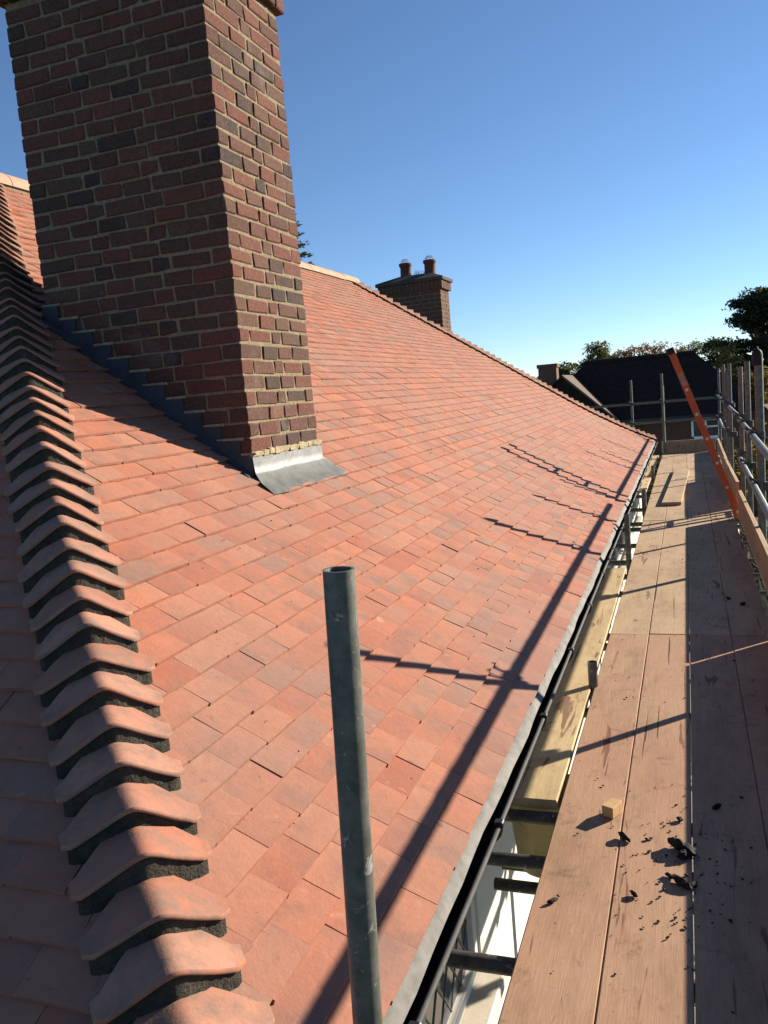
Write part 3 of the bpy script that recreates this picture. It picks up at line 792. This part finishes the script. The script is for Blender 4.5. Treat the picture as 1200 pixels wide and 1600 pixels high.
def toe(x, y0, y1, h, label, rot=0., lift=0., mat='boardF'):
    b = MB(); b.cbox(-.019, .019, -(y1 - y0) / 2, (y1 - y0) / 2, .004, h, .004)
    o = solo('toe_board', b, M[mat], (0, 0, 0), label, 'board', 'toe boards of the scaffold')
    o.location = (x, (y0 + y1) / 2, PZ - .002 + lift); o.rotation_euler = (0, 0, R_(rot))
TX = .470 + .019
toe(TX, 1.05, 5.05, .285, 'toe board nearest the camera along the outer edge'); toe(TX, 5.10, 9.33, .285, 'toe board on edge that ends just before the orange ladder')
toe(TX + .01, 9.98, 13.0, .285, 'toe board on edge just beyond the orange ladder', .2, .012); toe(TX + .05, 13.05, 17.6, .235, 'farthest toe board along the outer edge', -.4)
b = MB(); b.cbox(-.50, .52, 17.64, 17.678, PZ, PZ + .235, .004); solo('toe_board', b, M['boardF'], (0, 17.66, PZ), 'toe board across the far end of the platform', 'board', 'toe boards of the scaffold')

# ------------------------------------------------------------------ ladder
lad = root('ladder', (1.93, 9.6, GZ), 'orange ladder leaning in against the scaffold guard rail', 'ladder')
Lb, Lt = V(1.93, 9.42, GZ + .01), V(-.128, 9.42, .235)
ld = (Lt - Lb).normalized(); lp = V(ld.z, 0, -ld.x)           # across the stile, in the XZ plane
for k, yo in enumerate((0, .40)):
    b = MB(); n = 1
    def stile(q0, q1, y0, y1):
        vs = []
        for e in (Lb, Lt):
            for (q, yy) in ((q0, y0), (q1, y0), (q1, y1), (q0, y1)): vs.append(e + lp * q + V(0, yo + yy, 0))
        b.add(vs, [(0, 1, 2, 3), (7, 6, 5, 4), (0, 4, 5, 1), (1, 5, 6, 2), (2, 6, 7, 3), (3, 7, 4, 0)])
    sg = 1 if k == 0 else -1
    stile(-.034, .034, 0, .006); stile(-.034, -.028, .006 * sg if sg > 0 else -.03, .036 if sg > 0 else 0); stile(.028, .034, .006 * sg if sg > 0 else -.03, .036 if sg > 0 else 0)
    s = part('stile', b, M['orange'], lad)
    b = MB(); e = Lt; b.tube(e - ld * .01 + V(0, yo + .012, 0) - lp * .0, e + ld * .055 + V(0, yo + .012, 0), .048, 12, .044); part('end_cap', b, M['rubber'], s)
    if k == 0:
        b = MB(); c = Lb + ld * ((Lt - Lb).length - .30)
        vs = [c + ld * a + lp * q + V(0, -.002, 0) for a in (-.07, .07) for q in (-.022, .022)]
        b.add(vs, [(0, 1, 3, 2)]); part('sticker', b, m_plain('faded_sticker', (.30, .22, .18), .6), s)
n = int((Lt - Lb).length / .28)
for i in range(n):
    c = Lt - ld * (.42 + .28 * i)
    b = MB(); b.tube(c + V(0, -.006, 0), c + V(0, .412, 0), .017, 10); b.tube(c + V(0, -.008, 0), c + V(0, -.003, 0), .013, 10)
    part('rung', b, M['alu'], lad)

# ------------------------------------------------------------------ loose things on and under the platform
b = MB(); b.cbox(-.022, .022, -.036, .036, 0, .042, .0015, M=Matrix.Rotation(R_(-24), 4, 'Z'), j=.002)
o = solo('wood_block', b, M['wood'], (0, 0, 0), 'small offcut block of pale wood on the dusty board', 'wood block'); o.location = (-.30, 2.86, PZ + .001)
def lump(r, fl=.6):
    b = MB(); n = 8; rows = []
    ph = U(0, 6)
    for j in range(6):
        v = math.pi * j / 5
        rows.append([V(r * math.sin(v) * math.cos(2 * math.pi * i / n + ph) * U(.7, 1.25), r * math.sin(v) * math.sin(2 * math.pi * i / n) * U(.7, 1.25), fl * r * (.85 - math.cos(v) * U(.75, 1.05))) for i in range(n)])
        rows[-1].append(rows[-1][0])
    b.grid(rows, False); return b
chunks = [(-.252, 2.70, .016, 'small black crumb on the board joint in front of the wood block'), (-.235, 2.685, .010, 'tiny black crumb just right of the board joint'), (-.075, 2.665, .026, 'largest black bitumen lump near the shade edge'), (-.045, 2.645, .022, 'black lump touching the largest lump on its right'), (-.060, 2.62, .018, 'black lump just in front of the largest lump'),
          (-.062, 2.465, .026, 'flat black lump nearest the camera in the lump pile'), (-.035, 2.46, .018, 'dark lump at the shade edge, right of the flat lump'), (-.10, 2.50, .014, 'small dark lump left of the flat lump'), (-.201, 2.38, .011, 'dark pellet alone in the middle of the second board'), (-.073, 2.855, .010, 'dark pellet farthest from the camera on the second board'),
          (-.43, 2.30, .013, 'dark smear of bitumen on the board nearest the gutter'), (.05, 2.96, .014, 'small dark lump lying in the shade'), (.22, 5.9, .014, 'dark lump in the shade on the middle row of boards'), (.30, 5.75, .017, 'second dark lump in the shade on the middle row of boards')]
for (x, y, r, lb) in chunks:
    o = solo('bitumen_lump', lump(r * 1.15, .45 if 'flat' in lb or 'smear' in lb else .75), M['soot'], (0, 0, 0), lb, 'lump', 'dark lumps dropped on the boards'); o.location = (x, y, PZ - .001)
cr = MB()
for i in range(250):
    if i < 150: x, y = rnd.gauss(-.085, .085), rnd.gauss(2.56, .20)
    elif i < 200: x, y = U(-.48, .2), U(1.9, 5)
    else: x, y = U(-.48, .42), U(5, 9)
    if not -.485 < x < .42 or y < 1.5: continue
    r = min(.007, abs(rnd.gauss(0, .0026)) + .0012); M4 = Matrix.Translation(V(x, y, PZ - .001)); k = lump(r); o = len(cr.v)
    cr.v.extend(tuple(M4 @ V(*p)) for p in k.v); cr.f.extend(tuple(q + o for q in f) for f in k.f); cr.sm.extend(k.sm)
o = bpy.data.objects.new('crumbs', cr.mesh('crumbs', M['soot'])); COL.objects.link(o); o['kind'] = 'stuff'; o['label'] = 'fine dark crumbs scattered over the scaffold boards'; o['category'] = 'debris'
cr = MB()
for i in range(230):                      # grit caught on the tiles
    s = U(.05, 2.2); y = U(1.6, 9)
    if y < YC + s + .2: continue
    r = min(.005, abs(rnd.gauss(0, .002)) + .001); p = V(XE - s, y, roofz(XE - s) + .042); k = lump(r); o = len(cr.v)
    cr.v.extend(tuple(V(*q) + p) for q in k.v); cr.f.extend(tuple(q + o for q in f) for f in k.f); cr.sm.extend(k.sm)
o = bpy.data.objects.new('grit', cr.mesh('grit', M['soot'])); COL.objects.link(o); o['kind'] = 'stuff'; o['label'] = 'small specks of dark grit lying on the tiles'; o['category'] = 'grit'
bk = root('bucket', (-.60, 3.2, PZ - .42), 'cream plastic bucket below the loose yellowish board', 'bucket')
b = MB(); b.lathe((-.60, 3.2, PZ - .42), [(.0, .003), (.12, .003), (.125, 0), (.155, .30), (.163, .30), (.163, .325), (.150, .325), (.118, .01), (0, .01)], 24); part('body', b, M['bucket'], bk)
b = MB()
for i in range(12):
    t0, t1 = math.pi * i / 12, math.pi * (i + 1) / 12
    b.tube((-.60 + .16 * math.cos(t0), 3.2 - .14 * math.sin(t0), PZ - .12 - .09 * math.sin(t0)), (-.60 + .16 * math.cos(t1), 3.2 - .14 * math.sin(t1), PZ - .12 - .09 * math.sin(t1)), .003, 6)
part('handle', b, M['wire'], bk)
tube_part('transom', (-.80, 3.2, PZ - .45), (.6, 3.2, PZ - .45), mat='coupler')
tube_part('transom', (-.80, 3.05, PZ - .45), (.6, 3.05, PZ - .45), mat='coupler')

# ------------------------------------------------------------------ neighbouring house
NY = 36.
nb = root('house', (-2, NY + 3, GZ), 'dark roofed brick house standing beyond the scaffold end', 'house')
b = MB(); b.box(-5.5, 4.0, NY + .6, NY + 8, GZ - .1, -1.7); part('wall', b, M['nbrick'], nb)
r0, r1, e0, e1, zr, ze = (-4.3, NY + 4.2), (.45, NY + 4.2), (-7.2, NY + .1), (3.0, NY + .1), .90, -1.62
def slab(p, th=.12):
    m = MB(); m.add([V(*q) for q in p] + [V(*q) - V(0, 0, th) for q in p], [tuple(range(len(p))), tuple(range(len(p), 2 * len(p)))[::-1]] + [(i, (i + 1) % len(p), len(p) + (i + 1) % len(p), len(p) + i) for i in range(len(p))]); return m
nr = MB()
for p in ([(e0[0], e0[1], ze), (e1[0], e1[1], ze), (r1[0], r1[1], zr), (r0[0], r0[1], zr)], [(e1[0], e1[1], ze), (e1[0], NY + 8.3, ze), (r1[0], r1[1], zr)], [(e1[0], NY + 8.3, ze), (e0[0], NY + 8.3, ze), (r0[0], r0[1], zr), (r1[0], r1[1], zr)], [(e0[0], NY + 8.3, ze), (e0[0], e0[1], ze), (r0[0], r0[1], zr)]):
    k = slab(p); o = len(nr.v); nr.v += k.v; nr.f += [tuple(q + o for q in f) for f in k.f]; nr.sm += k.sm
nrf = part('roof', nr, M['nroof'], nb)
# courses on the slope facing the camera
for i in range(1, 17):
    t = i / 17; z = ze + (zr - ze) * t; y = e0[1] + (r0[1] - e0[1]) * t; xa = e0[0] + (r0[0] - e0[0]) * t; xb = e1[0] + (r1[0] - e1[0]) * t
    k = MB(); k.box(xa, xb, y - .012, y + .2, z - .01, z + .035); part('tile_course', k, M['nroof'], nrf)
k = MB(); k.tube((r0[0], r0[1], zr + .02), (r1[0], r1[1], zr + .02), .12, 10); part('ridge', k, M['nroof'], nrf)
# projecting wing with a pitched roof, its sunny slope seen edge-on
wy = NY - .35; wxr, wzr, wxl, wxe = -4.85, .42, -7.4, -2.62
k = slab([(wxr, wy, wzr), (wxe, wy, -1.66), (wxe, NY + .5, -1.66), (wxr, NY + 3.4, wzr)]); part('wing_roof', k, m_plain('sunlit_brown_tiles', (.10, .068, .05), .9, var=.25, scale=9, bump=.5), nb)  # sunny slope coloured lighter than the shaded one, sunlight put into its brown
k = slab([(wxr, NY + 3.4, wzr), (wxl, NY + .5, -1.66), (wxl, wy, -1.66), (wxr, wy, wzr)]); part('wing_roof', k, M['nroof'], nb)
k = MB(); k.add([V(wxl + .1, wy + .1, GZ), V(wxe - .1, wy + .1, GZ), V(wxe - .1, wy + .1, -1.8), V(wxr, wy + .1, wzr - .12), V(wxl + .1, wy + .1, -1.8)], [(0, 1, 2, 3, 4)])
part('wing_gable', k, M['nroof'], nb); k = MB()
k.add([V(wxe - .1, wy + .1, GZ), V(wxe - .1, NY + 1, GZ), V(wxe - .1, NY + 1, -1.8), V(wxe - .1, wy + .1, -1.8)], [(0, 1, 2, 3)])
k.add([V(wxl + .1, wy + .1, GZ), V(wxl + .1, NY + 1, GZ), V(wxl + .1, NY + 1, -1.8), V(wxl + .1, wy + .1, -1.8)], [(0, 3, 2, 1)]); part('wing_wall', k, M['nbrick'], nb)
k = MB(); k.box(-6.15, -5.35, NY + 1.6, NY + 2.3, -1.2, .82); k.box(-6.2, -5.3, NY + 1.55, NY + 2.35, .82, .98); part('chimney', k, M['nbrick'], nb)
wf = MB(); x0, x1, z0, z1, yy = .15, 1.27, -2.66, -1.84, NY + .55
for (a0, a1, c0, c1) in ((x0, x1, z1 - .09, z1), (x0, x1, z0, z0 + .09), (x0, x0 + .09, z0, z1), (x1 - .09, x1, z0, z1), (x0 + .52, x0 + .60, z0, z1), (x0 + .55, x1, -2.22, -2.15)): wf.box(a0, a1, yy, yy + .08, c0, c1)
w = part('window', wf, m_plain('white_plastic', (.86, .87, .88), .35, var=.03), nb)
k = MB(); k.box(x0 + .05, x1 - .05, yy + .04, yy + .06, z0 + .05, z1 - .05); part('pane', k, M['glass'], w)
k = MB(); k.box(x0 - .08, x1 + .08, yy - .12, yy + .02, z0 - .10, z0 - .002); part('sill', k, M['frame'], w)
k = MB(); k.box(-7.3, 3.1, NY - .02, NY + .08, -1.80, -1.66); part('gutter', k, M['black'], nb)

# ------------------------------------------------------------------ trees
def crown_mesh(blobs, n, leaf, mat, seed, stretch=1.0):
    rr = random.Random(seed); m = MB()
    tot = sum(b[3] * b[4] for b in blobs)
    for (cx, cy, cz, rx, rz) in blobs:
        k = int(n * rx * rz / tot); ncl = max(6, k // 26)
        for _ in range(ncl):
            while True:
                d = V(rr.gauss(0, 1), rr.gauss(0, 1), rr.gauss(0, 1))
                if d.length > .1: break
            d.normalize(); q = rr.uniform(.2, 1.0) ** .5 * rr.uniform(.8, 1.08)
            c = V(cx + d.x * rx * q, cy + d.y * rx * q, cz + d.z * rz * q); sp = leaf * rr.uniform(1.1, 2.4)
            for _ in range(26):
                p = c + V(rr.gauss(0, sp), rr.gauss(0, sp), rr.gauss(0, sp * .6))
                a = V(rr.gauss(0, 1), rr.gauss(0, 1), rr.gauss(0, .6)).normalized(); b = a.orthogonal().normalized()
                b = (b * math.cos(1.0 * rr.random() * 6) + a.cross(b) * math.sin(rr.random() * 6)).normalized()
                L = leaf * rr.uniform(.6, 1.4)
                m.add([p - a * L, p + b * L * .5, p + a * L, p - b * L * .5], [(0, 1, 2, 3)])
    return m
def tree(name, base, blobs, n, leaf, mat, seed, label, cat, group=None, trunk_r=.22):
    t = root(name, base, label, cat, group); rr = random.Random(seed + 5); b = MB()
    bs = V(*base); top = V(blobs[0][0], blobs[0][1], blobs[0][2])
    mid = bs.lerp(top, .5) + V(rr.uniform(-.3, .3), 0, 0)
    b.tube(bs - V(0, 0, .1), mid, trunk_r, 9, trunk_r * .7); b.tube(mid, top, trunk_r * .7, 9, trunk_r * .25)
    for (cx, cy, cz, rx, rz) in blobs:
        st = mid.lerp(top, rr.uniform(.0, .7)); b.tube(st, (cx, cy, cz), trunk_r * .4, 7, trunk_r * .1)
        for _ in range(4):
            d = V(rr.gauss(0, 1), rr.gauss(0, 1), rr.uniform(.0, 1)).normalized(); b.tube((cx, cy, cz), V(cx, cy, cz) + V(d.x * rx, d.y * rx, d.z * rz) * .9, trunk_r * .14, 5, trunk_r * .04)
    part('trunk', b, M['bark'], t); part('crown', crown_mesh(blobs, n, leaf, mat, seed), mat, t); return t
dark = m_leaf('dark_evergreen', [(0, (.022, .036, .016)), (.6, (.035, .05, .02)), (1, (.06, .07, .028))])
olive = m_leaf('olive_leaves', [(0, (.065, .085, .025)), (.6, (.11, .115, .04)), (1, (.19, .15, .055))])
autumn = m_leaf('autumn_leaves', [(0, (.14, .10, .05)), (.5, (.22, .12, .07)), (1, (.28, .18, .10))])
yellow = m_leaf('yellow_leaves', [(0, (.12, .12, .03)), (.6, (.2, .16, .04)), (1, (.26, .2, .06))])
TY = 52.
cb = []
rr = random.Random(3)
for i in range(46):
    h = (i + .5) / 46; hw = 2.5 * min(1, 1.2 - abs(h - .45) * 1.4); x = 4.0 + rr.uniform(-1, 1) * hw
    cb.append((x, TY - 4 + rr.uniform(-2, 2), -2.8 + h * 6.6, rr.uniform(.6, 1.0), rr.uniform(.28, .45)))
tree('cedar_tree', (4.1, TY - 4, GZ), [(3.8, TY - 4, 3.3, .9, .5)] + cb, 60000, .085, dark, 11, 'tall dark evergreen tree at the right edge of the view', 'tree', None, .4)
tree('small_tree', (-4.9, TY, GZ), [(-4.9, TY, 1.6, .75, .85), (-5.5, TY, 1.0, .7, .6), (-4.1, TY, 1.0, .8, .6), (-4.7, TY, -.6, 1.3, 1)], 12000, .075, olive, 21, 'green small tree rising behind the left end of the dark ridge', 'tree', 'trees behind the neighbouring house')
tree('small_tree', (-2.6, TY + 1, GZ), [(-2.6, TY + 1, 1.35, 1.25, .75), (-3.6, TY + 1, 1.25, .9, .6), (-1.2, TY + 1, 1.35, 1.0, .75), (-2.5, TY + 1, -.4, 1.8, 1)], 6000, .07, autumn, 22, 'reddish autumn tree in the middle behind the dark ridge', 'tree', 'trees behind the neighbouring house')
tree('small_tree', (.6, TY + 2, GZ), [(.6, TY + 2, 1.35, 1.1, .6), (-.3, TY + 2, 1.2, .9, .5), (1.6, TY + 2, 1.3, .6, .6), (.8, TY + 2, -.5, 1.5, 1)], 5500, .07, olive, 23, 'thin pale green tree behind the orange ladder top', 'tree', 'trees behind the neighbouring house')
tree('small_tree', (-7.4, TY - 2, GZ), [(-7.4, TY - 2, .45, 1.1, .65), (-6.5, TY - 2, .75, .8, .55), (-7.6, TY - 2, -.6, 1.4, .9), (-6.4, TY - 2, -.3, 1.2, .9)], 9000, .075, olive, 24, 'low bushy tree behind the neighbouring chimney', 'tree', 'trees behind the neighbouring house')
tree('small_tree', (2.05, 44, GZ), [(2.0, 44, .55, .55, .75), (2.3, 44, -.7, .9, .9), (3.2, 44, -1.0, 1, 1)], 3600, .09, yellow, 25, 'yellowish young tree between the dark roof and the evergreen', 'tree')
for k, (x, y, z, r, mt, lb) in enumerate([(5.0, 27, -3.4, 2.2, olive, 'green bush below the guard rail at the right edge'), (3.6, 33, -3.5, 2.0, yellow, 'yellow green bush beside the far scaffold posts'), (3.0, 16, -4.7, 1.1, dark, 'dark shrub on the ground outside the scaffold')]):
    tree('garden_bush', (x, y, GZ), [(x, y, z, r, r * .8), (x + r * .6, y + .3, z - .5, r * .8, r * .6), (x - r * .6, y, z - .6, r * .7, r * .6)], 5200, .10, mt, 40 + k, lb, 'bush', 'bushes in the garden', .12)
# spruce behind the near chimney
t = root('spruce_tree', (-10.6, 22, GZ), 'spruce tip showing just right of the near chimney', 'tree')
b = MB(); b.tube((-10.6, 22, GZ), (-10.6, 22, 5.8), .22, 9, .03); part('trunk', b, M['bark'], t)
m = MB(); tw = MB(); rr = random.Random(9)
for i in range(170):
    h = i / 169; z = -1 + 6.6 * h; L = 2.0 * (1 - h) + .25; an = i * 2.399 + rr.uniform(-.2, .2)
    d = V(math.cos(an), math.sin(an), .12 - .25 * (1 - h)); p0 = V(-10.6, 22, z); p1 = p0 + d * L + V(0, 0, .12)
    tw.tube(p0, p1, .018, 5, .005)
    for j in range(int(30 + 60 * L)):
        f = rr.uniform(.15, 1.03); p = p0.lerp(p1, f) + V(rr.gauss(0, .05), rr.gauss(0, .05), rr.gauss(0, .03)); sd_ = V(-d.y, d.x, rr.uniform(-.3, .3)) * (1 if rr.random() < .5 else -1)
        a = (d * .6 + sd_ * rr.uniform(.3, 1)).normalized(); q = a.cross(V(rr.gauss(0, 1), rr.gauss(0, 1), 1)).normalized(); l = rr.uniform(.10, .22)
        m.add([p, p + a * l * .5 + q * .03, p + a * l, p + a * l * .5 - q * .03], [(0, 1, 2, 3)])
part('branches', tw, M['bark'], t); part('crown', m, dark, t)
